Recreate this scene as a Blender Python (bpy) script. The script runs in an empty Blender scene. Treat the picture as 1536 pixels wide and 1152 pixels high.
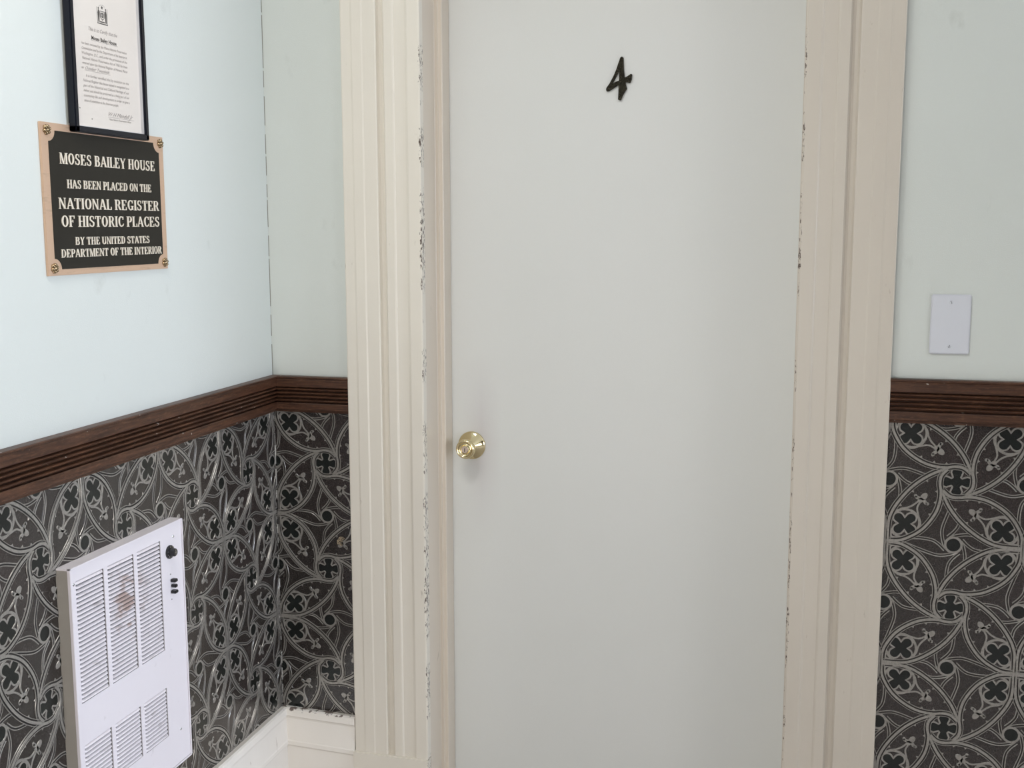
import bpy, bmesh, math, random
from mathutils import Vector, Matrix
random.seed(4)
C = bpy.context.scene.collection
PI = math.pi
# ---------------------------------------------------------------- camera, light, exposure
CAMZ = 1.45                       # camera height; world z = CAMZ + height relative to the lens
cam_d = bpy.data.cameras.new('camera'); cam = bpy.data.objects.new('camera', cam_d); C.objects.link(cam)
cam_d.sensor_width = 36; cam_d.lens = 1700 * 36 / 1536; cam_d.clip_start = .02
def cam_basis(f=1700., v1=(1225., 338.), x3=788.):
    a, b = v1[0] - 768, v1[1] - 576
    y = Vector((a, -b, -f)).normalized()
    y3 = (-f * f - a * (x3 - 768)) / b
    z = -Vector((x3 - 768, -y3, -f)).normalized()
    if z.y < 0: z = -z
    z = (z - y * z.dot(y)).normalized()
    return Matrix((y.cross(z), y, z))
cam.matrix_world = Matrix.Translation((0, 0, CAMZ)) @ cam_basis().to_4x4()
bpy.context.scene.camera = cam
vs = bpy.context.scene.view_settings
vs.view_transform = 'Standard'; vs.look = 'None'; vs.gamma = 1; vs.use_curve_mapping = False
vs.exposure = 0.0
world = bpy.data.worlds.new('world'); bpy.context.scene.world = world; world.use_nodes = True
world.node_tree.nodes['Background'].inputs[0].default_value = (.75, .85, 1, 1)
world.node_tree.nodes['Background'].inputs[1].default_value = .8
def area(name, loc, target, sx, sy, power, col):
    d = bpy.data.lights.new(name, 'AREA'); d.shape = 'RECTANGLE'; d.size = sx; d.size_y = sy
    d.energy = power; d.color = col
    o = bpy.data.objects.new(name, d); C.objects.link(o); o.location = loc
    o.rotation_euler = (Vector(target) - Vector(loc)).to_track_quat('-Z', 'Z').to_euler()
    return o
area('window_daylight', (4.57, 1.80, 1.25), (0, 1.80, 1.25), 1.0, 2.1, 372, (.81, .91, 1.10))
area('side_fill', (4.57, -1.0, 1.25), (0, -1.0, 1.25), 1.6, 2.1, 32, (1, .985, .955))  # added fill from the right, set in an unseen second window
area('low_rear_fill', (-.85, -2.36, .45), (-.85, 0, .45), .7, .8, 33, (1, .97, .93))  # added low fill behind the camera, no known door there
area('ceiling_fill', (-.75, 1.0, 2.66), (-.75, 1.0, 0), .5, .5, 15, (1, .98, .95))  # added overhead fill brightening the left side, no fixture modelled

# ---------------------------------------------------------------- key planes (metres)
XL, YB = -1.2453, 2.45            # left wall, back wall
XR, YF = 4.5, -2.4                # right wall, front wall
ZC = 2.75
RAIL_T, RAIL_B = CAMZ - .3515, CAMZ - .4375
def Z(z): return CAMZ + z

# ---------------------------------------------------------------- helpers
def link(name, me, mat=None, parent=None):
    o = bpy.data.objects.new(name, me); C.objects.link(o)
    for m in (mat if isinstance(mat, (list, tuple)) else [mat]):
        if m: me.materials.append(m)
    if parent is not None: o.parent = parent
    return o
def mesh_obj(name, bm, mat, parent=None, smooth=False):
    bmesh.ops.recalc_face_normals(bm, faces=bm.faces)
    me = bpy.data.meshes.new(name); bm.to_mesh(me); bm.free()
    if smooth:
        for p in me.polygons: p.use_smooth = True
    return link(name, me, mat, parent)
def box(bm, x0, x1, y0, y1, z0, z1, bev=0, mi=0):
    vs_ = [bm.verts.new((x, y, z)) for x in (x0, x1) for y in (y0, y1) for z in (z0, z1)]
    fs = [bm.faces.new([vs_[i] for i in q]) for q in ((0,1,3,2),(4,6,7,5),(0,4,5,1),(2,3,7,6),(0,2,6,4),(1,5,7,3))]
    for f in fs: f.material_index = mi
    if bev:
        es = list({e for f in fs for e in f.edges})
        bmesh.ops.bevel(bm, geom=es, offset=bev, segments=2, affect='EDGES')
def tag(o, label, cat, group=None, kind=None):
    o['label'] = label; o['category'] = cat
    if group: o['group'] = group
    if kind: o['kind'] = kind
    return o
def struct(o, label=None, cat=None):
    o['kind'] = 'structure'
    if label: o['label'] = label
    if cat: o['category'] = cat
    return o
def empty(name, loc=(0, 0, 0)):
    o = bpy.data.objects.new(name, None); C.objects.link(o); o.location = loc; return o
def child(name, bm, mat, root, smooth=False):
    """mesh given in world coordinates, parented to an Empty that only has a location"""
    bmesh.ops.translate(bm, verts=bm.verts, vec=-root.location)
    return mesh_obj(name, bm, mat, root, smooth)
def prism(bm, pts, fn, d0, d1, mi=0):
    """extrude a 2D polygon; fn(u,v,d) -> xyz"""
    n = len(pts)
    a = [bm.verts.new(fn(u, v, d0)) for u, v in pts]; b = [bm.verts.new(fn(u, v, d1)) for u, v in pts]
    f1 = bm.faces.new(a); f2 = bm.faces.new(b); f1.material_index = f2.material_index = mi
    for i in range(n):
        f = bm.faces.new((a[i], a[(i + 1) % n], b[(i + 1) % n], b[i])); f.material_index = mi
def sweep(bm, prof, ends):
    """prof: list of (u,v); ends: two functions (u,v)->xyz"""
    A = [bm.verts.new(ends[0](u, v)) for u, v in prof]; B = [bm.verts.new(ends[1](u, v)) for u, v in prof]
    n = len(prof)
    for i in range(n): bm.faces.new((A[i], A[(i + 1) % n], B[(i + 1) % n], B[i]))
    bm.faces.new(A); bm.faces.new(B)
def lathe(bm, prof, origin, axis, seg=40, mi=0):
    ax = Vector(axis).normalized(); t = Vector((0, 0, 1)) if abs(ax.z) < .9 else Vector((1, 0, 0))
    e1 = ax.cross(t).normalized(); e2 = ax.cross(e1)
    rings = []
    for r, h in prof:
        p = Vector(origin) + ax * h
        rings.append([bm.verts.new(p)] if r < 1e-6 else
                     [bm.verts.new(p + (e1 * math.cos(2*PI*k/seg) + e2 * math.sin(2*PI*k/seg)) * r) for k in range(seg)])
    for a, b in zip(rings, rings[1:]):
        for k in range(seg):
            k2 = (k + 1) % seg
            if len(a) == 1 and len(b) == 1: continue
            if len(a) == 1: f = bm.faces.new((a[0], b[k], b[k2]))
            elif len(b) == 1: f = bm.faces.new((a[k], b[0], a[k2]))
            else: f = bm.faces.new((a[k], b[k], b[k2], a[k2]))
            f.material_index = mi

# ---------------------------------------------------------------- materials
class Mat:
    def __init__(s, name, col, rough=.5, metal=0, spec=.5):
        s.m = bpy.data.materials.new(name); s.m.use_nodes = True
        s.nt = s.m.node_tree; s.b = s.nt.nodes['Principled BSDF']
        s.b.inputs['Base Color'].default_value = (*col, 1); s.b.inputs['Roughness'].default_value = rough
        s.b.inputs['Metallic'].default_value = metal; s.b.inputs['Specular IOR Level'].default_value = spec
        s.col = col
        s.geo = s.nt.nodes.new('ShaderNodeNewGeometry').outputs['Position']
        s.cur = None; s.bh = None
    def n(s, t, **k):
        q = s.nt.nodes.new('ShaderNode' + t)
        for a, v in k.items():
            if a in q.inputs.keys(): 
                q.inputs[a].default_value = v
            else: setattr(q, a, v)
        return q
    def link(s, a, b): s.nt.links.new(a, b)
    def scaled(s, sc):
        q = s.n('VectorMath', operation='MULTIPLY'); s.link(s.geo, q.inputs[0]); q.inputs[1].default_value = sc
        return q.outputs[0]
    def noise(s, scale, sc=(1, 1, 1), detail=4, rough=.55):
        q = s.n('TexNoise'); q.inputs['Scale'].default_value = scale; q.inputs['Detail'].default_value = detail
        q.inputs['Roughness'].default_value = rough
        s.link(s.scaled(sc), q.inputs['Vector']); return q.outputs['Fac']
    def ramp(s, fac, lo, hi):
        q = s.n('MapRange'); s.link(fac, q.inputs[0]); q.inputs[1].default_value = lo; q.inputs[2].default_value = hi
        return q.outputs[0]
    def mul(s, a, b, op='MULTIPLY'):
        q = s.n('Math', operation=op)
        for i, v in enumerate((a, b)):
            if isinstance(v, (int, float)): q.inputs[i].default_value = v
            else: s.link(v, q.inputs[i])
        return q.outputs[0]
    def mix(s, fac, col, strength=1.):
        q = s.n('Mix', data_type='RGBA')
        f = s.mul(fac, strength)
        s.link(f, q.inputs[0])
        if s.cur is None: q.inputs[6].default_value = (*s.col, 1)
        else: s.link(s.cur, q.inputs[6])
        q.inputs[7].default_value = (*col, 1)
        s.cur = q.outputs[2]; s.link(s.cur, s.b.inputs['Base Color']); return s
    def bump(s, h, strength, dist):
        q = s.n('Bump'); q.inputs['Strength'].default_value = strength; q.inputs['Distance'].default_value = dist
        s.link(h, q.inputs['Height'])
        if s.bh: s.link(s.bh, q.inputs['Normal'])
        s.bh = q.outputs[0]; s.link(s.bh, s.b.inputs['Normal']); return s
    def comp(s, axis):
        q = s.n('SeparateXYZ'); s.link(s.geo, q.inputs[0]); return q.outputs[axis]
    def near(s, axis, val, width):
        d = s.mul(s.mul(s.mul(s.comp(axis), val, 'SUBTRACT'), 1, 'MULTIPLY'), 1)
        a = s.n('Math', operation='ABSOLUTE'); s.link(d, a.inputs[0])
        return s.ramp(a.outputs[0], width, 0)

wallp = Mat('wall_paint', (.65, .675, .635), .38, 0, .5)
wallp.mix(wallp.ramp(wallp.noise(2.2), .35, .7), (.63, .655, .61), .6)
wallp.mix(wallp.ramp(wallp.noise(14, (1, 1, .6), 6), .66, .76), (.42, .43, .39), .35)
wallp.bump(wallp.noise(420, detail=3), .30, .0009).bump(wallp.noise(18), .10, .002)
doorp = Mat('door_paint', (.715, .72, .69), .42, 0, .4)
doorp.mix(doorp.ramp(doorp.noise(1.6, (1, 1, .35)), .4, .7), (.73, .73, .705), .8)
doorp.mix(doorp.mul(doorp.near(0, -.765, .05), doorp.near(2, .93, .22)), (.50, .44, .46), .45)
doorp.bump(doorp.noise(420, detail=3), .18, .0007).bump(doorp.noise(6, (1, 1, .4)), .06, .004)
def cream(name, col, edge=None, rough=.36):
    m = Mat(name, col, rough, 0, .45)
    m.mix(m.ramp(m.noise(7, (1, 1, .25)), .4, .75), tuple(c * .93 for c in col), .7)
    m.mix(m.ramp(m.noise(60, (1, 1, .3), 6), .70, .76), (.33, .27, .20), .5)
    if edge is not None:
        k = m.mul(m.near(0, edge, .006), m.ramp(m.noise(6, (0, 0, 1)), .42, .58))
        k = m.mul(k, m.ramp(m.noise(150, (1.4, 1.4, .5), 5, .7), .50, .58))
        m.mix(m.ramp(k, .25, .42), (.09, .06, .045), 1)
    m.bump(m.noise(220, (1, 1, .25)), .10, .001).bump(m.noise(30, (1, 1, .15)), .15, .002)
    return m
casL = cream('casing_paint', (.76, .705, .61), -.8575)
casR = cream('casing_paint_shaded', (.60, .54, .46), -.0325)  # same chipped paint, darker: the right side's shade is in the colour
jambp = cream('jamb_paint', (.68, .60, .50))
basep = cream('baseboard_paint', (.85, .80, .73))
basep.mix(basep.ramp(basep.mul(basep.mul(basep.near(2, CAMZ - 1.181, .010), basep.near(1, 2.44, .03)), basep.ramp(basep.noise(55, detail=6), .50, .62)), .15, .3), (.12, .08, .06), .9)
wood = Mat('dark_wood', (.088, .038, .020), .40, 0, .32)
wood.mix(wood.ramp(wood.noise(40, (.35, .35, 5), 6, .6), .38, .62), (.034, .014, .008), .9)
wood.mix(wood.ramp(wood.noise(120, (.6, .6, 3), 5), .55, .75), (.19, .09, .05), .6)
wood.mix(wood.ramp(wood.noise(90, detail=1), .765, .79), (.5, .45, .4), .9)
wood.bump(wood.noise(90, (.3, .3, 5), 5), .25, .0012)
ground = Mat('wallpaper_ground', (.020, .016, .014), .19, .0, .5)
ground.b.inputs['IOR'].default_value = 1.65
ground.mix(ground.ramp(ground.noise(5, detail=3), .4, .7), (.030, .020, .019), .8)
ground.mix(ground.ramp(ground.noise(330, detail=6, rough=.7), .5, .68), (.07, .062, .057), .6)
ground.bump(ground.noise(420, detail=5, rough=.7), .15, .0012)
trac = Mat('wallpaper_tracery', (.34, .32, .29), .27, .45, .5)
trac.b.inputs['IOR'].default_value = 1.8
trac.mix(trac.ramp(trac.noise(220, detail=6, rough=.7), .48, .62), (.24, .225, .205), .7)
trac.bump(trac.noise(350, detail=3), .12, .0008)
groove = Mat('wallpaper_groove', (.018, .015, .013), .6, 0, .3)
foil = Mat('wallpaper_foil', (.007, .009, .008), .25, 0, .5)
foil.bump(foil.noise(300, detail=3), .2, .0008)
heatm = Mat('heater_enamel', (.78, .73, .755), .32, 0, .5)
heatm.mix(heatm.ramp(heatm.noise(40, (1, 1, 1), 6), .66, .72), (.55, .5, .5), .4)
heats = Mat('heater_shaded_enamel', (.36, .33, .29), .35, 0, .5)  # enamel darkened for the near side, its shade put into the colour
louvm = Mat('louver_enamel', (.74, .69, .715), .34, 0, .5)
_r = louvm.mul(louvm.mul(louvm.near(1, 1.785, .075), louvm.near(2, CAMZ - .70, .10)), louvm.ramp(louvm.noise(45, (.3, .8, 1), 6), .44, .62))
louvm.mix(louvm.ramp(_r, .10, .5), (.36, .23, .18), .75)
louvm.mix(louvm.ramp(louvm.noise(60, (.3, .5, 1.2), 6), .60, .70), (.30, .26, .25), .5)
black = Mat('black_plastic', (.012, .012, .013), .3, 0, .5)
dark = Mat('dark_interior', (.03, .028, .028), .8)
chrome = Mat('chrome', (.75, .75, .77), .15, 1)
brass = Mat('polished_brass', (.74, .63, .38), .06, 1)
steel = Mat('key_cylinder_steel', (.42, .34, .28), .3, 1)
bronze = Mat('bronze_border', (.62, .43, .30), .38, .35, .5)
bronze.mix(bronze.ramp(bronze.noise(30, (1, 1, 5), 5), .55, .75), (.42, .29, .20), .6)
bronze.bump(bronze.noise(160, (1, .3, 4)), .2, .001)
pfield = Mat('plaque_field', (.017, .0145, .010), .5, 0, .25)
pfield.bump(pfield.noise(700, detail=2), .3, .0005)
letter = Mat('raised_lettering', (.80, .72, .60), .4, .15, .5)
rosette = Mat('rosette_brass', (.34, .25, .15), .25, 1)
ebony = Mat('black_frame', (.005, .006, .011), .3, 0, .3)
frame_line = Mat('frame_silver_line', (.6, .6, .62), .3, .6)
paper = Mat('certificate_paper', (.70, .64, .57), .6, 0, .4)
paper.mix(paper.ramp(paper.noise(9), .4, .7), (.66, .60, .53), .6)
ink = Mat('printing_ink', (.30, .26, .23), .7)
inkd = Mat('dark_printing_ink', (.07, .06, .05), .7)
iron = Mat('hammered_black_metal', (.02, .018, .012), .28, .7, .5)
_v = iron.n('TexVoronoi'); _v.inputs['Scale'].default_value = 620; iron.link(iron.geo, _v.inputs['Vector'])
iron.mix(iron.ramp(_v.outputs['Distance'], .36, .10), (.60, .54, .38), .95)
iron.bump(_v.outputs['Distance'], 1, .002)
plastic = Mat('white_plastic', (.66, .67, .71), .3, 0, .5)
floorm = Mat('floor_boards', (.42, .38, .35), .8); floorm.mix(floorm.ramp(floorm.noise(30, (.2, 2, 1)), .4, .6), (.36, .32, .29), .8)
frontp = Mat('front_wall_paint', (.06, .05, .045), .7)
ceilm = Mat('ceiling_paint', (.8, .8, .78), .7)
white = Mat('window_paint', (.8, .8, .78), .4)
silver = Mat('exposed_edge', (.72, .70, .66), .3, .3)
M = lambda m: m.m

# ---------------------------------------------------------------- room shell
DX0, DX1, DZ1 = -.8568, -.0333, 2.10      # door opening
bm = bmesh.new()
box(bm, XL - .15, DX0 - .02, YB, YB + .16, 0, ZC); box(bm, DX1 + .02, XR + .15, YB, YB + .16, 0, ZC)
box(bm, DX0 - .02, DX1 + .02, YB, YB + .16, DZ1 + .02, ZC)
box(bm, 1.3, 1.5, 2.16, YB, 0, ZC)      # unseen pier added to block grazing window light from the back wall
wall_back = struct(mesh_obj('wall_back', bm, M(wallp)), 'pale green painted wall around the door', 'wall')
bm = bmesh.new(); box(bm, XL - .15, XL, YF - .15, YB, 0, ZC)
wall_left = struct(mesh_obj('wall_left', bm, M(wallp)), 'pale painted wall carrying plaque and heater', 'wall')
WY0, WY1, WZ0, WZ1 = 1.25, 2.35, .15, 2.35
VY0, VY1 = -1.85, -.15
bm = bmesh.new()
for a in ((YF - .15, VY0, 0, ZC), (VY1, WY0, 0, ZC), (WY1, YB, 0, ZC), (VY0, VY1, 0, WZ0), (VY0, VY1, WZ1, ZC), (WY0, WY1, 0, WZ0), (WY0, WY1, WZ1, ZC)): box(bm, XR, XR + .15, *a)
wall_right = struct(mesh_obj('wall_right', bm, M(wallp)), 'painted wall with a tall window and an added fill window, right of the view', 'wall')
bm = bmesh.new(); box(bm, XL - .15, XR + .15, YF - .15, YF, 0, ZC)
wall_front = struct(mesh_obj('wall_front', bm, M(frontp)), 'dark wall behind the camera', 'wall')
bm = bmesh.new()
for a in ((-1.24, -1.2, 0, .9), (-.5, -.46, 0, .9), (-1.24, -.46, .86, .9), (-1.24, -.46, 0, .04)): box(bm, a[0], a[1], YF, YF + .05, a[2], a[3])
struct(mesh_obj('trim_10', bm, M(white)), 'white frame added round the low fill light behind the camera', 'light frame')  # surround made up to go with the rear fill light
bm = bmesh.new(); box(bm, XL - .15, XR + .15, YF - .15, YB + .16, -.05, 0)
floor = struct(mesh_obj('floor', bm, M(floorm)), 'pale wooden floor', 'floor')
bm = bmesh.new(); box(bm, XL - .15, XR + .15, YF - .15, YB + .16, ZC, ZC + .05)
ceiling = struct(mesh_obj('ceiling', bm, M(ceilm)), 'plain off-white ceiling', 'ceiling')
# unseen windows: the first brings the daylight, the second is added for side fill
for nm, y0, y1 in (('window_1', WY0, WY1), ('fill_window_2', VY0, VY1)):
    w = struct(empty(nm, (XR, (y0 + y1) / 2, WZ0)), 'tall unseen white framed window in the far right wall', 'window')
    bm = bmesh.new()
    for a in ((y0, y0 + .05, WZ0, WZ1), (y1 - .05, y1, WZ0, WZ1), (y0, y1, WZ0, WZ0 + .05), (y0, y1, WZ1 - .05, WZ1), (y0, y1, 1.22, 1.26)):
        box(bm, XR - .01, XR + .05, *a)
    child('window_frame', bm, M(white), w)

# ---------------------------------------------------------------- embossed wallpaper below the rails
def arc_pts(p0, p1, sag, n=12):
    p0, p1 = Vector(p0), Vector(p1); d = p1 - p0; nrm = Vector((-d.y, d.x))
    return [p0 + d * t + nrm * (4 * sag * t * (1 - t)) for t in (k / n for k in range(n + 1))]
def smooth_pts(pts, n=5):
    P = [Vector(p) for p in pts]; P = [2 * P[0] - P[1]] + P + [2 * P[-1] - P[-2]]
    out = []
    for i in range(1, len(P) - 2):
        a, b, c, d = P[i-1:i+3]
        for k in range(n):
            t = k / n
            out.append(.5 * ((2*b) + (c - a)*t + (2*a - 5*b + 4*c - d)*t*t + (3*b - a - 3*c + d)*t**3))
    out.append(P[-2]); return out
# cross sections: (offset, height, material of the strip that follows) 1 tracery, 2 groove
RIB = [(-.0270, 0, 1), (-.0255, 1.3, 1), (-.0212, 1.3, 2), (-.0202, .80, 2), (-.0112, .80, 1), (-.0098, 1.6, 1), (.0098, 1.6, 2), (.0112, .80, 2), (.0202, .80, 1), (.0212, 1.3, 1), (.0255, 1.3, 1), (.0270, 0, 1)]
THIN = [(-.0135, 0, 1), (-.012, .6, 1), (-.0065, .6, 2), (-.0045, .25, 2), (.0045, .25, 1), (.0065, .6, 1), (.012, .6, 1), (.0135, 0, 1)]
LINE = [(-.0075, 0, 1), (-.006, .8, 1), (.006, .8, 1), (.0075, 0, 1)]
RING = [(-.010, 0, 1), (-.008, .8, 1), (.008, .8, 1), (.010, 0, 1)]
HG = .0011
def ribbon(V, F, pts, sec, lift=0, closed=False):
    n = len(pts); base = len(V)
    for i, p in enumerate(pts):
        a = pts[(i - 1) % n] if closed or i > 0 else p; b = pts[(i + 1) % n] if closed or i < n - 1 else p
        t = (b - a); t = t.normalized() if t.length > 1e-9 else Vector((1, 0)); q = Vector((-t.y, t.x))
        for o, h, m in sec: V.append((p.x + q.x * o, p.y + q.y * o, h * HG + lift))
    k = len(sec)
    for i in range(n if closed else n - 1):
        j = (i + 1) % n
        for s in range(k - 1):
            F.append(((base + i*k + s, base + i*k + s + 1, base + j*k + s + 1, base + j*k + s), sec[s][2]))
def blob(V, F, pts, h, m, lift=0, flare=.003):
    base = len(V); c = sum((Vector(p) for p in pts), Vector((0, 0))) / len(pts); n = len(pts)
    for p in pts: V.append((p[0], p[1], h * HG + lift))
    for p in pts:
        d = (Vector(p) - c); q = Vector(p) + d.normalized() * flare; V.append((q.x, q.y, 0))
    V.append((c.x, c.y, h * HG + lift))
    for i in range(n):
        j = (i + 1) % n
        F.append(((base + i, base + j, base + 2*n), m)); F.append(((base + i, base + n + i, base + n + j, base + j), 1))
def rot(pts, k):
    for _ in range(k): pts = [Vector((-p[1], p[0])) for p in pts]
    return [Vector(p) for p in pts]
def quatrefoil(c, d, r, a0, n=48):
    out = []
    for k in range(n):
        th = 2*PI*k/n; best = .047
        for j in range(4):
            al = a0 + j*PI/2; dl = th - al
            s = r*r - (d*math.sin(dl))**2
            if s > 0 and math.cos(dl) > 0: best = max(best, d*math.cos(dl) + math.sqrt(s))
        out.append(Vector((c[0] + best*math.cos(th), c[1] + best*math.sin(th))))
    return out
def circle(c, r, n=28): return [Vector((c[0] + r*math.cos(2*PI*k/n), c[1] + r*math.sin(2*PI*k/n))) for k in range(n)]
def make_cell(par):
    V, F, VF, FF, l1, l2, ribs = petals()
    if par:
        V = [(-x, y, h) for x, y, h in V]; VF = [(-x, y, h) for x, y, h in VF]
        ribs = [[Vector((-p.x, p.y)) for p in q] for q in ribs]
    near = ribs + [[Vector((1 - p.x, p.y)) for p in q] for q in ribs] + [[Vector((p.x, 1 - p.y)) for p in q] for q in ribs]
    near = [p for q in near for p in q]
    for s in ((.5, 0), (0, .5)):       # pinwheel of leaves round the small discs, each line ends where it meets a rib
        o = Vector(s)
        for k in range(4):
            for path, e in ((l1, 0), (l2, .00004)):
                out = []
                for p in reversed([q + o for q in rot(path, k)]):
                    out.append(p)
                    if len(out) > 4 and min((p - q).length for q in near) < .014: break
                ribbon(V, F, out, THIN, .00001 * k + e)
        ribbon(V, F, circle(s, .060), RING, .0001, True)
        c = circle(s, .053, 24); b = len(VF); VF += [(p.x, p.y, .0005) for p in c] + [(o.x, o.y, .0005)]
        FF += [((b + i, b + (i+1) % 24, b + 24), 0) for i in range(24)]
    return V, F, VF, FF
def petals():
    V, F = [], []      # plain relief
    VF, FF = [], []    # dark quatrefoils and discs
    up = smooth_pts([(-.5, .494), (-.395, .492), (-.304, .482), (-.215, .445), (-.115, .378), (-.03, .300), (.038, .212), (.080, .134), (.10, .085)], 4)
    lo = smooth_pts([(-.494, .5), (-.487, .40), (-.445, .310), (-.395, .243), (-.325, .185), (-.24, .138), (-.157, .116), (-.08, .112), (-.02, .122), (.045, .113), (.098, .070)], 4)
    st1 = smooth_pts([(-.262, .43), (-.235, .40), (-.222, .35), (-.200, .31), (-.168, .275)], 4)
    st2 = smooth_pts([(-.405, .285), (-.36, .262), (-.30, .265), (-.225, .280), (-.178, .262)], 4)
    l1 = smooth_pts([(-.40, .02), (-.28, .040), (-.169, .032), (-.113, .004), (-.062, -.045)], 6)
    l2 = smooth_pts([(-.40, .005), (-.25, -.050), (-.12, -.088), (-.028, -.078), (.03, -.055)], 6)
    for k in range(4):
        e = k * .00002
        ribbon(V, F, rot(up, k), RIB, .00002 + e); ribbon(V, F, rot(lo, k), RIB, .00012 + e)
        ribbon(V, F, rot(st1, k), LINE, .00005); ribbon(V, F, rot(st2, k), LINE, .00008)
        fc = rot([(-.352, .368)], k)[0]
        ribbon(V, F, circle(fc, .1155), RING, .00003, True)
        q = quatrefoil(fc, .065, .0415, PI/4)
        ribbon(V, F, q, LINE, .0001, True)
        b = len(VF); VF += [(p.x, p.y, .0005) for p in q] + [(fc.x, fc.y, .0005)]
        FF += [((b + i, b + (i+1) % 48, b + 48), 0) for i in range(48)]
        for (cx, cy, rx, ry, an) in ((-.129, .234, .033, .021, -.65), (-.139, .278, .026, .012, 1.25), (-.170, .224, .026, .012, -2.6), (-.126, .294, .013, .011, .3), (-.184, .207, .013, .011, -1.9), (-.158, .258, .022, .019, -.7)):
            P_ = [(cx + rx*math.cos(t)*math.cos(an) - ry*math.sin(t)*math.sin(an), cy + rx*math.cos(t)*math.sin(an) + ry*math.sin(t)*math.cos(an)) for t in (2*PI*i/10 for i in range(10))]
            blob(V, F, rot(P_, k), .9, 1, .0001)
        for path, sgn in ((up, -1), (lo, 1)):       # crockets
            for i in ((13, 18, 23) if path is up else (18, 23, 28)):
                t = (path[i+1] - path[i-1]).normalized(); nr = Vector((-t.y, t.x)) * sgn
                p = path[i] + nr * .024
                blob(V, F, rot([p - t*.013, p + nr*.017, p + t*.013], k), .7, 1, 0, .002)
        # small spandrels by the crossing
        ribbon(V, F, rot(smooth_pts([(-.463, .40), (-.462, .462), (-.40, .464)], 4), k), LINE, .00004)
    ribbon(V, F, circle((0, 0), .127), RING, .0003, True)
    q = quatrefoil((0, 0), .072, .0435, 0)
    ribbon(V, F, q, LINE, .0001, True)
    b = len(VF); VF += [(p.x, p.y, .0005) for p in q] + [(0, 0, .0005)]
    FF += [((b + i, b + (i+1) % 48, b + 48), 0) for i in range(48)]
    return V, F, VF, FF, l1, l2, [rot(q, k) for q in (up, lo) for k in range(4)]
CELLS = (make_cell(0), make_cell(1))
def wallpaper(parent, u0, u1, z0, z1, ua, za, Pu, Pz, parity, fn, rng_i, rng_j):
    """ua, za: centre of cell (0,0); fn(u, z, d) -> xyz; u grows to the right as seen from the room"""
    bmg = bmesh.new()
    q = [fn(u0, z0, .0012), fn(u1, z0, .0012), fn(u1, z1, .0012), fn(u0, z1, .0012)]
    q2 = [fn(u0, z0, -.004), fn(u1, z0, -.004), fn(u1, z1, -.004), fn(u0, z1, -.004)]
    a = [bmg.verts.new(p) for p in q]; b = [bmg.verts.new(p) for p in q2]
    bmg.faces.new(a); bmg.faces.new(b)
    for i in range(4): bmg.faces.new((a[i], a[(i+1) % 4], b[(i+1) % 4], b[i]))
    sheet = mesh_obj('wallpaper', bmg, M(ground), parent)
    sheet['label'] = 'dark embossed wallpaper'
    for nm, w, mats in (('embossed_tracery', 0, (ground, trac, groove)), ('quatrefoil_pattern', 2, (foil,))):
        V, F, MI = [], [], []
        for j in range(*rng_j):
            for i in range(*rng_i):
                c = CELLS[(i + j + parity) % 2]
                base = len(V); keep = []
                for x, y, h in c[w]:
                    u, z = ua + (i + x) * Pu, za + (j + y) * Pz
                    V.append(fn(u, z, .0012 + h)); keep.append((u, z))
                for f, m in c[w + 1]:
                    us = [keep[v][0] for v in f]; zs = [keep[v][1] for v in f]
                    if min(us) < u0 or max(us) > u1 or min(zs) < z0 or max(zs) > z1: continue
                    F.append(tuple(base + v for v in f)); MI.append(m)
        me = bpy.data.meshes.new(nm); me.from_pydata(V, [], F); me.update()
        o = link(nm, me, [M(m) for m in mats], sheet)
        me.polygons.foreach_set('material_index', MI if len(mats) > 1 else [0] * len(MI))
        bm_ = bmesh.new(); bm_.from_mesh(me)
        bmesh.ops.delete(bm_, geom=[v for v in bm_.verts if not v.link_faces], context='VERTS')
        bm_.to_mesh(me); bm_.free()
        o['kind'] = 'stuff'
    return sheet
BASE_T = CAMZ - 1.19
zlo, zhi = BASE_T - .01, RAIL_T - .02
wallpaper(wall_left, -.6, YB - .0015, zlo, zhi, 2.309, Z(-.559), .2425, .2515, 1, lambda u, z, d: (XL + d, u, z), (-12, 2), (-3, 2))
wallpaper(wall_back, XL + .0015, -1.03, zlo, zhi, -1.1125, Z(-.5606), .262, .2587, 0, lambda u, z, d: (u, YB - d, z), (-1, 2), (-3, 2))
wallpaper(wall_back, .14, XR, zlo - .2, Z(-.36), .2975, Z(-.5257), .2665, .2675, 0, lambda u, z, d: (u, YB - d, z), (-1, 6), (-4, 2))
# pale worn edge where the two papers meet in the corner
bm = bmesh.new(); z = CAMZ - .445
while z > CAMZ - 1.17:
    h = random.uniform(.01, .05); wd = random.uniform(.0008, .0022)
    box(bm, XL + .0006, XL + .0012 + wd, YB - .0012 - wd, YB - .0006, z - h, z); z -= h + random.choice((0, .004, .012, .03))
o = mesh_obj('worn_corner_edge', bm, M(silver), wall_left); o['label'] = 'broken pale line where wallpaper meets in corner'; o['kind'] = 'stuff'
# small torn chip in the paper next to the casing
bm = bmesh.new()
for k in range(9):
    x, zz = -1.077 + random.uniform(-.010, .010), Z(-.752) + random.uniform(-.010, .012); r = random.uniform(.003, .006)
    P_ = [(x + r*random.uniform(.5, 1)*math.cos(t), zz + r*random.uniform(.5, 1)*math.sin(t)) for t in (2*PI*i/6 for i in range(6))]
    prism(bm, P_, lambda u, v, d: (u, YB - d, v), .001, .0035 + .001*random.random())
chip = Mat('torn_paper', (.42, .33, .22), .8); chip.mix(chip.ramp(chip.noise(400), .45, .55), (.10, .08, .06), 1)
o = mesh_obj('torn_wallpaper_chip', bm, M(chip), wall_back); o['label'] = 'tan torn chip in the dark wallpaper beside left casing'; o['kind'] = 'stuff'
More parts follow.
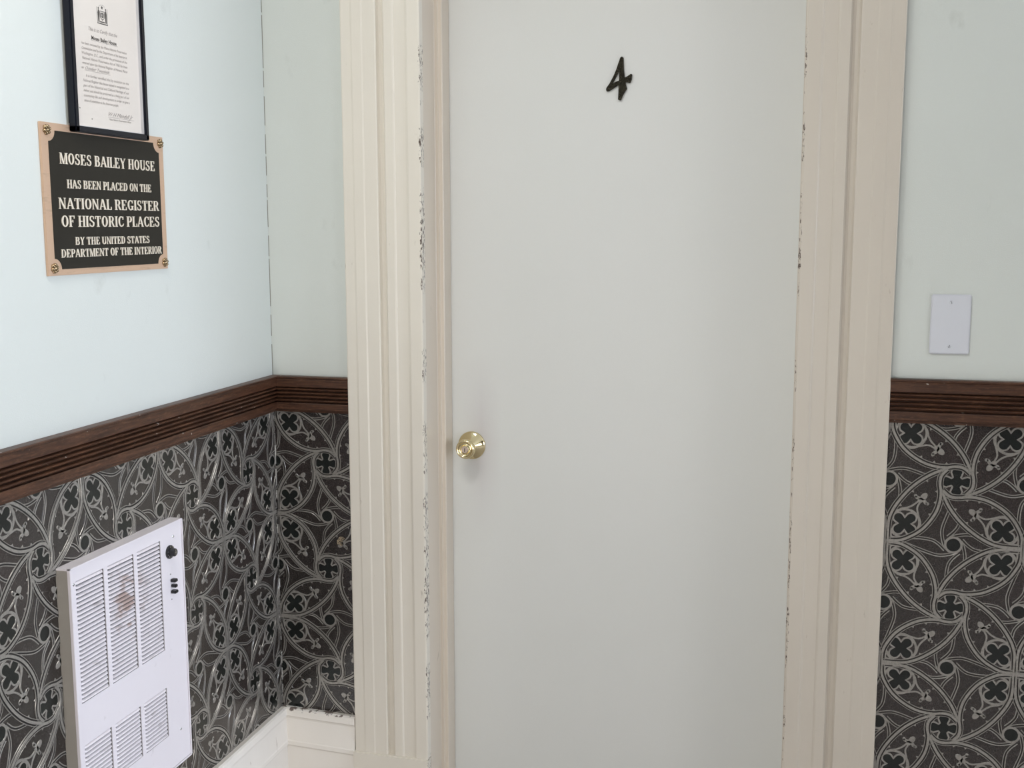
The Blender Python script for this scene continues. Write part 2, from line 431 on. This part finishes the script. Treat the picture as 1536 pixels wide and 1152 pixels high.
# hairline crack of filler in the painted corner above the rail
bm = bmesh.new(); z = 2.7; k = 0
while z > RAIL_T:
    h = random.uniform(.03, .09); s = random.uniform(-.001, .001)
    box(bm, XL, XL + .0011, YB - .0011, YB, z - h, z); z -= h + random.choice((0, .006, .02))
crack = Mat('corner_crack', (.22, .21, .17), .8)
o = mesh_obj('corner_crack_line', bm, M(crack), wall_back); o['kind'] = 'stuff'

# ---------------------------------------------------------------- chair rails
def rail_profile(zt, zb, k=1.0):
    H = zt - zb
    pr = [(0, 1.0), (.019, 1.0), (.0215, .985), (.0215, .955), (.019, .94), (.0195, .90), (.0195, .72), (.0185, .705)]
    v = .69
    pr += [(.0085, v), (.0085, v - .012)]
    for _ in range(4):     # reeds
        top = v - .012
        for t in (0, .2, .5, .8, 1): pr.append((.0135 + .0058 * math.sin(PI * t), top - .078 * t))
        pr += [(.0085, top - .080), (.0085, top - .103)]; v = top - .091
    e = pr[-1][1]
    pr += [(.017, e), (.018, e - .02), (.018, .085), (.0165, .07), (.012, .065), (.011, .0), (0, 0)]
    return [(u * k, zb + H * t) for u, t in pr]
PR = rail_profile(RAIL_T, RAIL_B)
bm = bmesh.new(); sweep(bm, PR, (lambda u, v: (XL + u, YF, v), lambda u, v: (XL + u, YB - u, v)))
struct(mesh_obj('trim_1', bm, M(wood)), 'long reeded brown wooden chair rail on the left wall above the heater', 'chair rail')
bm = bmesh.new(); sweep(bm, PR, (lambda u, v: (XL + u, YB - u, v), lambda u, v: (-1.0438, YB - u, v)))
struct(mesh_obj('trim_2', bm, M(wood)), 'short reeded wooden chair rail between room corner and left casing', 'chair rail')
PR2 = rail_profile(Z(-.3125), Z(-.405))
bm = bmesh.new(); sweep(bm, PR2, (lambda u, v: (.1578, YB - u, v), lambda u, v: (XR, YB - u, v + .002)))
struct(mesh_obj('trim_3', bm, M(wood)), 'very dark reeded wooden chair rail right of the door', 'chair rail')

# ---------------------------------------------------------------- door casing, jambs, plinths
YFc = 2.428
def casing_profile(x_out, x_in, ex=0):
    """(fraction from outer edge, proud of the wall)"""
    P_ = [(0, 0), (0, .0195), (.012, .0205), (.128, .0205), (.150, .0214), (.262, .0214), (.284, .0205), (.432, .0205), (.446, .0198),
          (.454, .0150), (.470, .0112), (.50, .0095), (.525, .0112), (.540, .0160), (.552, .0206), (.650, .0208), (.666, .0200), (.676, .0188), (.69, .0188), (.806, .0188),
          (.822, .0194), (.834, .0210), (.85, .0216), (.980, .0218), (1, .0205), (1, 0)]
    return [(x_out + (x_in - x_out) * f, YB - p) for f, p in P_]
zpl = Z(-1.268)
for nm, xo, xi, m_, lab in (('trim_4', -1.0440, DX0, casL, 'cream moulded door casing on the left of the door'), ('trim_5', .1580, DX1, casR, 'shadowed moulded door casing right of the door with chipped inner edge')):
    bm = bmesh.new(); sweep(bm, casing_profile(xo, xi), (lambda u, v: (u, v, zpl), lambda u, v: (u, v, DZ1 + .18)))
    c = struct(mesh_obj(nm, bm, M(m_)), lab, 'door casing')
    s = 1 if xi > xo else -1
    bm = bmesh.new(); box(bm, min(xo - s*.004, xi), max(xo - s*.004, xi), YB - .026, YB, 0, zpl + .0, .002)
    o = mesh_obj('plinth_block', bm, M(m_), c); 
bm = bmesh.new()
for a in ((DZ1, DZ1 + .18, .022), (DZ1 + .18, DZ1 + .20, .035)):
    box(bm, -1.05 if a[2] > .03 else -1.044, .165 if a[2] > .03 else .158, YB - a[2], YB, a[0], a[1])
struct(mesh_obj('trim_6', bm, M(casL)), 'head casing over the door, above the picture', 'door casing')
# jambs: face, stop moulding, door
Y1, XS, YD = 2.5275, -.8385, 2.5837
bm = bmesh.new()
sweep(bm, [(DX0 - .02, YB + .0), (DX0, YB + .0), (DX0, Y1 - .002), (DX0 + .002, Y1), (XS - .0105, Y1), (XS - .0095, Y1 + .0035), (XS - .007, Y1 + .004), (XS - .002, Y1 + .004), (XS, Y1 + .006), (XS, YD), (DX0 - .02, YD)],
      (lambda u, v: (u, v, 0), lambda u, v: (u, v, DZ1)))
struct(mesh_obj('trim_7', bm, M(jambp)), 'beige left door jamb with stop moulding', 'door jamb')
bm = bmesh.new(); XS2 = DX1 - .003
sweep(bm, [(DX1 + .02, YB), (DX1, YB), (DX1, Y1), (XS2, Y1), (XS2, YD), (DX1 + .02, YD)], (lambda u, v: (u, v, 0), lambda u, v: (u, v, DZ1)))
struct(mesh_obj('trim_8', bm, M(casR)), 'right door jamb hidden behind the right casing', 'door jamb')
bm = bmesh.new(); box(bm, DX0, DX1, YB, YD, DZ1, DZ1 + .02)
struct(mesh_obj('trim_9', bm, M(jambp)), 'head jamb above the door', 'door jamb')

# ---------------------------------------------------------------- door with knob and number
door = struct(empty('door_1', (-.435, YD, .008)), 'plain pale grey-green flush door numbered 4', 'door')
bm = bmesh.new(); box(bm, XS + .0025 - .006, DX1 - .002, YD + .0005, YD + .04, .008, DZ1 - .003, .001)
child('door_slab', bm, M(doorp), door)
kx, kz = -.789, Z(-.5262)
bm = bmesh.new()
lathe(bm, [(.0338, 0), (.0342, .002), (.0328, .0038), (.030, .0052), (.0215, .0118), (.0145, .0175), (.0125, .019), (.0118, .021)], (kx, YD, kz), (0, -1, 0), 48)
rose = child('knob_rose', bm, M(brass), door, True); rose['label'] = 'polished brass round rose'
bm = bmesh.new()
lathe(bm, [(.0115, .018), (.0115, .030), (.0135, .034), (.0185, .039), (.0222, .0445), (.0236, .050), (.0232, .0545), (.0215, .0575), (.019, .0585), (.0172, .0575), (.0160, .0552), (.0128, .0545), (.0108, .0560), (.0095, .0590), (.0088, .0595), (.0086, .058)], (kx, YD, kz), (0, -1, 0), 48)
knob = child('door_knob', bm, M(brass), door, True); knob['label'] = 'polished brass knob'
bm = bmesh.new()
lathe(bm, [(.0086, .055), (.0086, .0598), (.0080, .0606), (.0, .0606)], (kx, YD, kz), (0, -1, 0), 32)
cyl = child('key_cylinder', bm, M(steel), door); cyl['label'] = 'round key cylinder'
bm = bmesh.new(); box(bm, kx - .0009, kx + .0009, YD - .0609, YD - .0605, kz - .005, kz + .004)
child('keyhole', bm, M(black), door)
# number 4 (outline with a triangular hole)
def curve_obj(name, splines, extrude, bevel, fn, mat, root, res=6):
    cu = bpy.data.curves.new(name, 'CURVE'); cu.dimensions = '2D'; cu.fill_mode = 'BOTH'; cu.extrude = extrude
    cu.bevel_depth = bevel; cu.bevel_resolution = 2
    for pts in splines:
        sp = cu.splines.new('POLY'); sp.points.add(len(pts) - 1); sp.use_cyclic_u = True
        for p, q in zip(sp.points, pts): p.co = (q[0], q[1], 0, 1)
    t = bpy.data.objects.new('tmp', cu); C.objects.link(t)
    dg = bpy.context.evaluated_depsgraph_get(); me = bpy.data.meshes.new_from_object(t.evaluated_get(dg))
    bpy.data.objects.remove(t); bpy.data.curves.remove(cu)
    for v in me.vertices: v.co = Vector(fn(v.co.x, v.co.y, v.co.z)) - root.location
    me.name = name; me.materials.clear()
    return link(name, me, mat, root)
cx4, cz4 = -.4375, Z(.3255)                 # centre of the numeral
def n4(x, y): return ((x - 545) * .0001262, -(y - 562) * .0001262)
outer = [n4(*p) for p in [(562, 200), (585, 188), (605, 205), (610, 300), (615, 400), (632, 555), (690, 528), (750, 490), (764, 500), (752, 590), (735, 632), (718, 634), (690, 622), (648, 625), (655, 670), (676, 738), (640, 790), (606, 850), (578, 922), (560, 931), (530, 918), (535, 800), (537, 662), (490, 688), (430, 725), (360, 768), (325, 772), (312, 745), (318, 715), (375, 640), (440, 520), (492, 400), (540, 260)]]
inner = [n4(*p) for p in [(543, 400), (545, 500), (542, 600), (480, 618), (405, 662), (450, 585), (500, 490)]]
num = curve_obj('door_number', [outer, inner], .0018, .0008, lambda u, v, d: (cx4 + u, YD - .0028 - d, cz4 + v), M(iron), door)
num['label'] = 'hammered black metal numeral 4'

# ---------------------------------------------------------------- baseboards
def base_profile(t):
    pr = [(0, t), (.014, t + .001), (.019, t - .002), (.020, t - .018), (.0175, t - .021), (.0165, t - .026), (.0195, t - .060), (.0215, t - .080), (.0225, t - .083),
          (.0225, t - .092), (.0185, t - .097), (.0185, .012), (.024, .006), (.024, 0), (0, 0)]
    return pr
bp = base_profile(BASE_T + .010)
bm = bmesh.new(); sweep(bm, bp, (lambda u, v: (XL + u, YF, v), lambda u, v: (XL + u, YB - u, v + .0)))
struct(mesh_obj('baseboard_left', bm, M(basep)), 'tall cream moulded baseboard along the left wall under the heater', 'baseboard')
bm = bmesh.new(); sweep(bm, bp, (lambda u, v: (XL + u, YB - u, v), lambda u, v: (-1.046, YB - u, v - (.006 if v > .1 else 0))))
struct(mesh_obj('baseboard_back', bm, M(basep)), 'short cream baseboard between corner and left casing', 'baseboard')
bm = bmesh.new(); sweep(bm, base_profile(.24), (lambda u, v: (.16, YB - u, v), lambda u, v: (XR, YB - u, v)))
struct(mesh_obj('baseboard_right', bm, M(basep)), 'cream baseboard right of the door, below the picture', 'baseboard')

# ---------------------------------------------------------------- wall heater
hy0, hy1, hz0, hz1 = 1.6190, 1.9780, Z(-1.085), Z(-.582)
hx = XL + .030
heater = tag(empty('wall_heater', (XL, (hy0 + hy1) / 2, hz0)), 'white metal louvered wall heater set into the dark embossed wallpaper', 'heater')
bm = bmesh.new()   # casing box sides
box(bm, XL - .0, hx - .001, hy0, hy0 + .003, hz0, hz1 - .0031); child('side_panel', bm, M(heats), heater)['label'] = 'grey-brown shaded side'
bm = bmesh.new(); box(bm, XL, hx - .001, hy1 - .003, hy1, hz0, hz1 - .0031); child('side_panel', bm, M(heatm), heater)
bm = bmesh.new(); box(bm, XL, hx - .001, hy0, hy1, hz1 - .003, hz1); child('top_panel', bm, M(heatm), heater)
bm = bmesh.new(); box(bm, XL, hx - .001, hy0, hy1, hz0, hz0 + .003); child('bottom_panel', bm, M(heatm), heater)
cols = [(1.6345, 1.7150), (1.7265, 1.8080), (1.8195, 1.8985)]
UZ0, UZ1, LZ0, LZ1 = Z(-.830), Z(-.608), Z(-1.009), Z(-.908)
bm = bmesh.new()
ft = .0022
ys = [hy0] + [v for c in cols for v in c] + [hy1]
xa, xb = hx - .004, hx - .004 + ft
for i in range(0, len(ys), 2): box(bm, xa, xb, ys[i], ys[i+1], hz0 + .002, hz1 - .002)
for a, b in ((hz0 + .002, LZ0), (LZ1, UZ0), (UZ1, hz1 - .002)):
    for c in cols: box(bm, xa, xb, c[0], c[1], a, b)
child('front_panel', bm, M(heatm), heater)
bm = bmesh.new()   # raised rim
for a in ((hy0, hy0 + .0025, hz0, hz1), (hy1 - .0035, hy1, hz0, hz1), (hy0, hy1, hz0, hz0 + .0035), (hy0, hy1, hz1 - .0025, hz1)): box(bm, xa - .002, hx + (.0005), *a, .0006)
for v_ in bm.verts:
    v_.co.y += .0005 if v_.co.y > 1.8 else -.0005; v_.co.z += .0005 if v_.co.z > Z(-.8) else -.0005
child('front_rim', bm, M(heatm), heater)
bm = bmesh.new(); box(bm, XL + .0, XL + .004, hy0 + .003, hy1 - .003, hz0 + .003, hz1 - .003); child('interior', bm, M(dark), heater)
def louver_mesh(c):
    b = bmesh.new(); L = c[1] - c[0]
    # stamped hood: bulges out below the slit; closed thin shell
    sec = [(-.0030, .0066), (-.0010, .0062), (.0016, .0042), (.0024, .0024), (.0018, .0016), (.0010, .0022), (.0004, .0036), (-.0014, .0052), (-.0034, .0058)]
    rings = []
    for y, k in ((0, .15), (.003, .9), (.006, 1), (L - .008, 1), (L - .0055, .9), (L - .0035, .2)):
        rings.append([b.verts.new((x * k if x > 0 else x, y, z)) for x, z in sec])
    n = len(sec)
    for r, s in zip(rings, rings[1:]):
        for i in range(n): b.faces.new((r[i], r[(i+1) % n], s[(i+1) % n], s[i]))
    b.faces.new(rings[0]); b.faces.new(rings[-1])
    bmesh.ops.recalc_face_normals(b, faces=b.faces)
    me = bpy.data.meshes.new('louver'); b.to_mesh(me); b.free(); me.materials.append(M(louvm)); return me
for c in cols:
    me = louver_mesh(c)
    for z0, z1, n in ((UZ0, UZ1, 28), (LZ0, LZ1, 13)):
        pitch = (z1 - z0) / n
        for k in range(n):
            o = bpy.data.objects.new('louver', me); C.objects.link(o); o.parent = heater
            o.location = Vector((xb - .0004, c[0], z0 + k * pitch + .0004)) - heater.location
# thermostat dial and three switch knobs
bm = bmesh.new()
lathe(bm, [(.0, 0), (.0135, 0), (.0135, .003), (.0125, .0045), (.0095, .005), (.0085, .0052), (.0080, .013), (.0068, .0145), (0, .0145)], (xb, 1.9290, Z(-.6385)), (1, 0, 0), 28)
dial = child('thermostat_dial', bm, M(black), heater); dial['label'] = 'round black thermostat dial'
bm = bmesh.new()
for k in range(12):
    a = 2*PI*k/12 + .2; r0, r1 = .0098, .0122
    if 3 < k < 5: continue
    p = [(r0*math.cos(a) , r0*math.sin(a)), (r1*math.cos(a), r1*math.sin(a)), (r1*math.cos(a + .12), r1*math.sin(a + .12)), (r0*math.cos(a + .12), r0*math.sin(a + .12))]
    prism(bm, p, lambda u, v, d: (xb + d, 1.9290 + u, Z(-.6385) + v), .0040, .0052)
box(bm, xb + .0143, xb + .0150, 1.9285, 1.9295, Z(-.6385) - .0065, Z(-.6385) + .0065)
box(bm, xb + .0143, xb + .0150, 1.9265, 1.9315, Z(-.6385) - .0008, Z(-.6385) + .0008)
child('dial_marking', bm, M(chrome), heater)
for i, (dz, L) in enumerate(((-.6975, .011), (-.7085, .0085), (-.7205, .0115))):
    bm = bmesh.new(); box(bm, xb, xb + .011, 1.9335 - L/2, 1.9335 + L/2, Z(dz) - .0032, Z(dz) + .0032, .0012)
    o = child('switch_knob', bm, M(black), heater)
for y, z_ in ((1.9450, -.6110), (1.6293, -.6118), (1.9427, -1.0141), (1.929, -.684), (1.930, -.736)):
    bm = bmesh.new(); r = .0028 if z_ in (-.6110, -.6118, -1.0141) else .0016
    lathe(bm, [(0, .0012), (r*.6, .0011), (r, .0004), (r, 0)], (xb, y, Z(z_)), (1, 0, 0), 12)
    box(bm, xb + .0010, xb + .0014, y - r*.7, y + r*.7, Z(z_) - .0004, Z(z_) + .0004, 0, 1)
    o = child('screw', bm, [M(chrome), M(black)], heater)

# ---------------------------------------------------------------- plaque with serif letters
py0, py1, pz0, pz1 = 1.6420, 2.0075, Z(-.0825), Z(.1720)
px = XL + .0045
plaque = tag(empty('historic_plaque', (XL, (py0 + py1) / 2, pz0)), 'bronze-edged black plaque with raised lettering under the framed certificate', 'plaque')
bm = bmesh.new(); box(bm, XL, px, py0, py1, pz0, pz1, .0006); child('plaque_plate', bm, M(bronze), plaque)
fy0, fy1, fz0, fz1, fr = py0 + .0185, py1 - .0165, pz0 + .0105, pz1 - .0125, .018
def field_outline():
    out = []
    for cx, cz, a0 in ((fy0, fz0, PI/2), (fy0, fz1, 0), (fy1, fz1, -PI/2), (fy1, fz0, PI)):
        # concave quarter circle about each corner (traversed clockwise)
        for k in range(9):
            a = a0 - (PI/2) * k / 8
            if (cx, cz) == (fy0, fz0): ang = 0 + PI/2 * k / 8
            elif (cx, cz) == (fy0, fz1): ang = -PI/2 + PI/2 * k / 8
            elif (cx, cz) == (fy1, fz1): ang = PI + PI/2 * k / 8
            else: ang = PI/2 + PI/2 * k / 8
            out.append((cx + fr * math.cos(ang), cz + fr * math.sin(ang)))
    return out
bm = bmesh.new(); prism(bm, field_outline(), lambda u, v, d: (px + d, u, v), -.001, .0006)
child('plaque_field', bm, M(pfield), plaque)['label'] = 'black recessed field with scooped corners'
# --- letters: polygons in a box of height 1
TH, TN, SF, SH = .175, .075, .075, .055
def glyph(ch):
    R = []; 
    def q(*p): R.append(list(p))
    def rect(x0, y0, x1, y1): q((x0, y0), (x1, y0), (x1, y1), (x0, y1))
    def stem(x, t=TH, y0=0, y1=1, s0=1, s1=1):
        rect(x - t/2, y0, x + t/2, y1)
        if s0: rect(x - t/2 - SF, y0, x + t/2 + SF, y0 + SH)
        if s1: rect(x - t/2 - SF, y1 - SH, x + t/2 + SF, y1)
    def serif(x, y, hw=.13): rect(x - hw, y if y < .5 else y - SH, x + hw, y + SH if y < .5 else y)
    def diag(x0, y0, x1, y1, t): q((x0 - t/2, y0), (x0 + t/2, y0), (x1 + t/2, y1), (x1 - t/2, y1))
    def arc(cx, cy, rx, ry, a0, a1, t=TH, tn=TN, n=14):
        a0, a1 = math.radians(a0), math.radians(a1)
        for k in range(n):
            u, v = a0 + (a1 - a0)*k/n, a0 + (a1 - a0)*(k+1)/n
            q((cx + rx*math.cos(u), cy + ry*math.sin(u)), (cx + rx*math.cos(v), cy + ry*math.sin(v)), (cx + (rx - t)*math.cos(v), cy + (ry - tn)*math.sin(v)), (cx + (rx - t)*math.cos(u), cy + (ry - tn)*math.sin(u)))
    w_ = .72
    if ch == 'A': diag(.10, 0, .40, 1, .08); diag(.70, 0, .40, 1, .18); rect(.22, .28, .60, .28 + .07); serif(.10, 0, .12); serif(.70, 0, .14); w_ = .82
    elif ch == 'B': stem(.17); rect(.17, .925, .42, 1); rect(.17, .48, .42, .55); rect(.17, 0, .44, .075); arc(.40, .745, .25, .255, -90, 90); arc(.42, .275, .28, .275, -90, 90); w_ = .76
    elif ch == 'C' or ch == 'G':
        arc(.42, .5, .36, .51, 50, 310); rect(.62, .68, .70, .98)
        if ch == 'C': q((.62, .10), (.66, .06), (.74, .28), (.68, .30)); w_ = .76
        else: rect(.56, .04, .56 + TH, .42); rect(.47, .37, .80, .43); w_ = .82
    elif ch == 'D': stem(.17); rect(.17, .925, .38, 1); rect(.17, 0, .38, .075); arc(.36, .5, .38, .5, -90, 90); w_ = .80
    elif ch in 'EF':
        stem(.17); rect(.17, .93, .62, 1); rect(.56, .74, .63, 1); rect(.17, .47, .46, .54); rect(.41, .38, .47, .63)
        if ch == 'E': rect(.17, 0, .64, .07); rect(.59, 0, .66, .28)
        w_ = .72 if ch == 'E' else .68
    elif ch == 'H': stem(.17); stem(.66); rect(.17, .47, .66, .54); w_ = .83
    elif ch == 'I': stem(.17); w_ = .34
    elif ch == 'L': stem(.17); rect(.17, 0, .62, .07); rect(.56, 0, .63, .30); w_ = .66
    elif ch == 'M': stem(.12, .07); stem(.82); diag(.46, 0, .16, 1, .17); diag(.46, 0, .78, 1, .07); w_ = .98
    elif ch == 'N': stem(.13, .07); stem(.68, .07, s0=0); diag(.66, 0, .13, 1, .18); w_ = .83
    elif ch == 'O': arc(.41, .5, .36, .51, 0, 360, n=28); w_ = .82
    elif ch == 'P': stem(.17); rect(.17, .925, .42, 1); rect(.17, .43, .42, .50); arc(.40, .715, .28, .285, -90, 90); w_ = .70
    elif ch == 'R': stem(.17); rect(.17, .925, .42, 1); rect(.17, .46, .42, .53); arc(.40, .73, .27, .27, -90, 90); diag(.66, 0, .42, .50, .18); rect(.60, 0, .80, .06); w_ = .80
    elif ch == 'S':
        arc(.34, .745, .25, .265, 40, 200, .13, .07); arc(.34, .265, .27, .275, -150, 20, .14, .07)
        q((.09, .68), (.20, .80), (.23, .64), (.10, .60)); q((.09, .66), (.22, .60), (.62, .32), (.52, .20), (.46, .32), (.16, .52)); R[-1] = [(.10, .60), (.23, .67), (.60, .42), (.62, .26), (.48, .28), (.44, .36)]
        rect(.51, .70, .57, .97); rect(.06, .04, .12, .32); w_ = .68
    elif ch == 'T': stem(.37, s1=0); rect(.05, .93, .69, 1); rect(.04, .72, .10, 1); rect(.64, .72, .70, 1); w_ = .74
    elif ch == 'U': stem(.17, s0=0, y0=.3); stem(.66, .07, s0=0, y0=.3); arc(.4125, .31, .33, .32, 180, 360, .165, .08); w_ = .82
    elif ch == 'Y': stem(.40, s1=0, y1=.48); diag(.40, .42, .13, 1, .18); diag(.40, .42, .70, 1, .07); serif(.13, 1, .13); serif(.70, 1, .11); w_ = .80
    return R, w_
def text_line(name, txt, y0, y1, z0, z1, root, slope=0):
    polys, x = [], 0
    for ch in txt:
        if ch == ' ': x += .34; continue
        R, w_ = glyph(ch)
        for p in R: polys.append([(a + x, b) for a, b in p])
        x += w_ + .05
    x -= .05; bm = bmesh.new(); k = 0
    for p in polys:
        k += 1
        prism(bm, [(y0 + a / x * (y1 - y0), z0 + b * (z1 - z0)) for a, b in p], lambda u, v, d: (px + d, u, v + slope * (u - y0)), .0004, .0019 + (k % 7) * .00003)
    return child(name, bm, M(letter), root)
for t, a in (('MOSES BAILEY HOUSE', (1.6860, 1.9735, .1055, .1240)), ('HAS BEEN PLACED ON THE', (1.7025, 1.9580, .0650, .0795)), ('NATIONAL REGISTER', (1.6770, 1.9820, .0300, .0485)),
             ('OF HISTORIC PLACES', (1.6815, 1.9815, -.0005, .0185)), ('BY THE UNITED STATES', (1.7170, 1.9445, -.0315, -.0180)), ('DEPARTMENT OF THE INTERIOR', (1.6770, 1.9850, -.0525, -.0385))):
    text_line('lettering', t, a[0], a[1], Z(a[2]), Z(a[3]), plaque)
for y, z_ in ((py0 + .0145, pz1 - .0125), (py1 - .0115, pz1 - .0125), (py0 + .0155, pz0 + .0125), (py1 - .0115, pz0 + .0125)):
    bm = bmesh.new()
    lathe(bm, [(0, .0062), (.0030, .0058), (.0034, .0044), (.0042, .0044)], (px, y, z_), (1, 0, 0), 14)
    for k in range(6):
        a = 2*PI*k/6 + .3
        lathe(bm, [(0, .0055), (.0022, .0046), (.0034, .0020), (.0036, 0)], (px, y + .0056*math.cos(a), z_ + .0056*math.sin(a)), (1, 0, 0), 10)
    child('rosette', bm, M(rosette), plaque, True)

# ---------------------------------------------------------------- framed certificate
gx0, gx1 = XL + .0050, XL + .0190
cy0, cy1, cz0, cz1 = 1.7180, 1.9400, Z(.1610), Z(.5000)
cert = tag(empty('framed_certificate', (XL, (cy0 + cy1) / 2, cz0)), 'narrow black-framed printed certificate hanging over the top of the plaque', 'picture frame')
mw = .0105
for nm_, a in (('frame_side', (cy0, cy0 + mw, cz0, cz1)), ('frame_side', (cy1 - mw, cy1, cz0, cz1)), ('frame_bottom', (cy0, cy1, cz0, cz0 + mw)), ('frame_top', (cy0, cy1, cz1 - mw, cz1))):
    bm = bmesh.new(); box(bm, gx0, gx1, *a, .0015)
    child(nm_, bm, M(ebony), cert)
bm = bmesh.new()
for a in ((cy0 + mw, cy0 + mw + .0012, cz0 + mw, cz1 - mw), (cy1 - mw - .0012, cy1 - mw, cz0 + mw, cz1 - mw), (cy0 + mw, cy1 - mw, cz0 + mw, cz0 + mw + .0012)): box(bm, gx0 + .002, gx1 - .004, *a)
child('inner_lip', bm, M(frame_line), cert)['label'] = 'thin silver inner lip'
bm = bmesh.new(); box(bm, XL, gx0 + .001, cy0 + .006, cy1 - .006, pz1 + .004, cz1 - .004); child('backing_board', bm, M(dark), cert)
qx = gx0 + .0045
bm = bmesh.new(); box(bm, gx0 + .001, qx, cy0 + mw - .002, cy1 - mw + .002, cz0 + mw - .002, cz1 - mw + .002); sheet = child('certificate_sheet', bm, M(paper), cert)
FONT = None
def print_text(txt, y0, y1, zb, size, mat, shear=.35, off=0.0):
    cu = bpy.data.curves.new('t', 'FONT'); cu.body = txt; cu.size = 1; cu.shear = shear; cu.offset = off; cu.resolution_u = 2
    t = bpy.data.objects.new('tmp', cu); C.objects.link(t)
    dg = bpy.context.evaluated_depsgraph_get(); me = bpy.data.meshes.new_from_object(t.evaluated_get(dg))
    bpy.data.objects.remove(t); bpy.data.curves.remove(cu)
    if not me.vertices: return
    xs = [v.co.x for v in me.vertices]; a, b = min(xs), max(xs)
    for v in me.vertices:
        v.co = Vector((qx + .0003, y0 + (v.co.x - a) / (b - a) * (y1 - y0), zb + v.co.y * size)) - sheet.location - cert.location
    me.name = 'printed_line'; me.materials.clear()
    o = link('printed_line', me, M(mat), sheet)
    return o
print_text('This is to Certify that the', 1.780, 1.864, Z(.3385), .0095, ink)
print_text('Moses Bailey House', 1.787, 1.861, Z(.3240), .0095, inkd, 0, .02)
body = ['has been reviewed by the Maine Historic Preservation', 'Commission and by the Department of the Interior in', 'Washington, D.C., and under the provisions of the', 'National Historic Preservation Act of 1966 has been', 'entered upon the National Register of Historic Places']
for k, t in enumerate(body): print_text(t, 1.7575, 1.8915 + (0 if k else 0), Z(.3125 - k * .00835), .0068, ink)
print_text('on', 1.7545, 1.7605, Z(.2710), .0068, ink); print_text('October Twentieth', 1.765, 1.835, Z(.2705), .0080, ink, .6)
body = ['It is further certified that by inclusion on the', 'National Register this house named is recognized as a', 'part of the Historical and Cultural Heritage of our', 'nation and should be preserved as a living part of our', 'community life and development in order to give a']
for k, t in enumerate(body): print_text(t, 1.7655 if k == 0 else 1.757, 1.8935, Z(.2580 - k * .0085), .0068, ink)
print_text('sense of orientation to the American people.', 1.757, 1.858, Z(.2155), .0068, ink)
print_text('W H Mendall Jr', 1.826, 1.902, Z(.1965), .0105, ink, .7)
print_text('State Historic Preservation Officer', 1.828, 1.896, Z(.1895), .0048, ink)
for a in ((1.785, 1.864, .3225), (1.763, 1.838, .2690), (1.825, 1.905, .1945)):
    bm = bmesh.new(); box(bm, qx, qx + .0003, a[0], a[1], Z(a[2]), Z(a[2]) + .0004); child('ruled_line', bm, M(ink), cert)
bm = bmesh.new()
bm.free()
for y, z_ in ((1.744, .203), (1.777, .187)):
    bm = bmesh.new(); lathe(bm, [(0, .0004), (.0010, .0004), (.0010, 0)], (qx, y, Z(z_)), (1, 0, 0), 8)
    child('foxing_spot', bm, M(inkd), cert)
# engraved state seal: shield, two supporters, star and banner
bm = bmesh.new(); sy, sz = 1.822, Z(.3715)
S = .0165
def seal(pts, h=.0003): prism(bm, [(sy + a * S, sz + b * S) for a, b in pts], lambda u, v, d: (qx + d, u, v), 0, h)
seal([(-.42, .35), (-.36, .35), (-.36, -.35), (-.42, -.25)]); seal([(.36, .35), (.42, .35), (.42, -.25), (.36, -.35)]); seal([(-.42, .30), (.42, .30), (.42, .36), (-.42, .36)])
seal([(-.42, -.25), (-.36, -.35), (0, -.62), (.36, -.35), (.42, -.25), (0, -.52)])
seal([(-.08, -.35), (.08, -.35), (.02, .05), (.20, .0), (0, .26), (-.20, .0), (-.02, .05)])
for s in (-1, 1):
    seal([(s*.55, -.85), (s*.72, -.85), (s*.80, .1), (s*.70, .45), (s*.55, .45), (s*.48, .1)]); seal([(s*.56, .50), (s*.70, .50), (s*.72, .68), (s*.58, .70)])
    seal([(s*.86, -.9), (s*.90, -.9), (s*.93, .7), (s*.89, .7)])
seal([(-.9, -.92), (.9, -.92), (.95, -1.02), (-.95, -1.02)]); seal([(-.5, -.72), (.5, -.72), (.4, -.84), (-.4, -.84)])
star = [((.22 if k % 2 == 0 else .09) * math.sin(PI*k/5), .72 + (.22 if k % 2 == 0 else .09) * math.cos(PI*k/5)) for k in range(10)]; seal(star)
for k in range(12):
    a = PI * k / 11; seal([(math.cos(a)*.55, .55 + math.sin(a)*.38), (math.cos(a)*.56 + .03, .55 + math.sin(a)*.39), (math.cos(a)*.72, .55 + math.sin(a)*.5)])
for s_ in (-.28, -.14, .14, .28): seal([(s_ - .03, -.30), (s_ + .02, -.30), (s_ + .02, .18), (s_ - .03, .14)])
child('engraved_seal', bm, M(inkd), cert)['label'] = 'small engraved state seal'

# ---------------------------------------------------------------- blank switch plate
plate = tag(empty('blank_wall_plate', (.268, YB, Z(-.261))), 'blank white wall plate right of the door above the dark rail', 'wall plate')
bm = bmesh.new(); box(bm, .2305, .3070, YB - .0055, YB, Z(-.2603), Z(-.1388), .0022); child('plate', bm, M(plastic), plate)
for z_ in (-.1545, -.2440):
    bm = bmesh.new(); lathe(bm, [(0, .0068), (.0028, .0066), (.0034, .0056), (.0034, .005)], (.2685, YB, Z(z_)), (0, -1, 0), 14)
    a = .35 if z_ > -.2 else -.4
    prism(bm, [(.2685 + math.cos(a+PI/2)*.003 - .0004, Z(z_) + math.sin(a+PI/2)*.003), (.2685 + math.cos(a+PI/2)*.003 + .0004, Z(z_) + math.sin(a+PI/2)*.003), (.2685 - math.cos(a+PI/2)*.003 + .0004, Z(z_) - math.sin(a+PI/2)*.003), (.2685 - math.cos(a+PI/2)*.003 - .0004, Z(z_) - math.sin(a+PI/2)*.003)], lambda u, v, d: (u, YB - d, v), .0066, .0071, 1)
    child('screw', bm, [M(plastic), M(black)], plate)
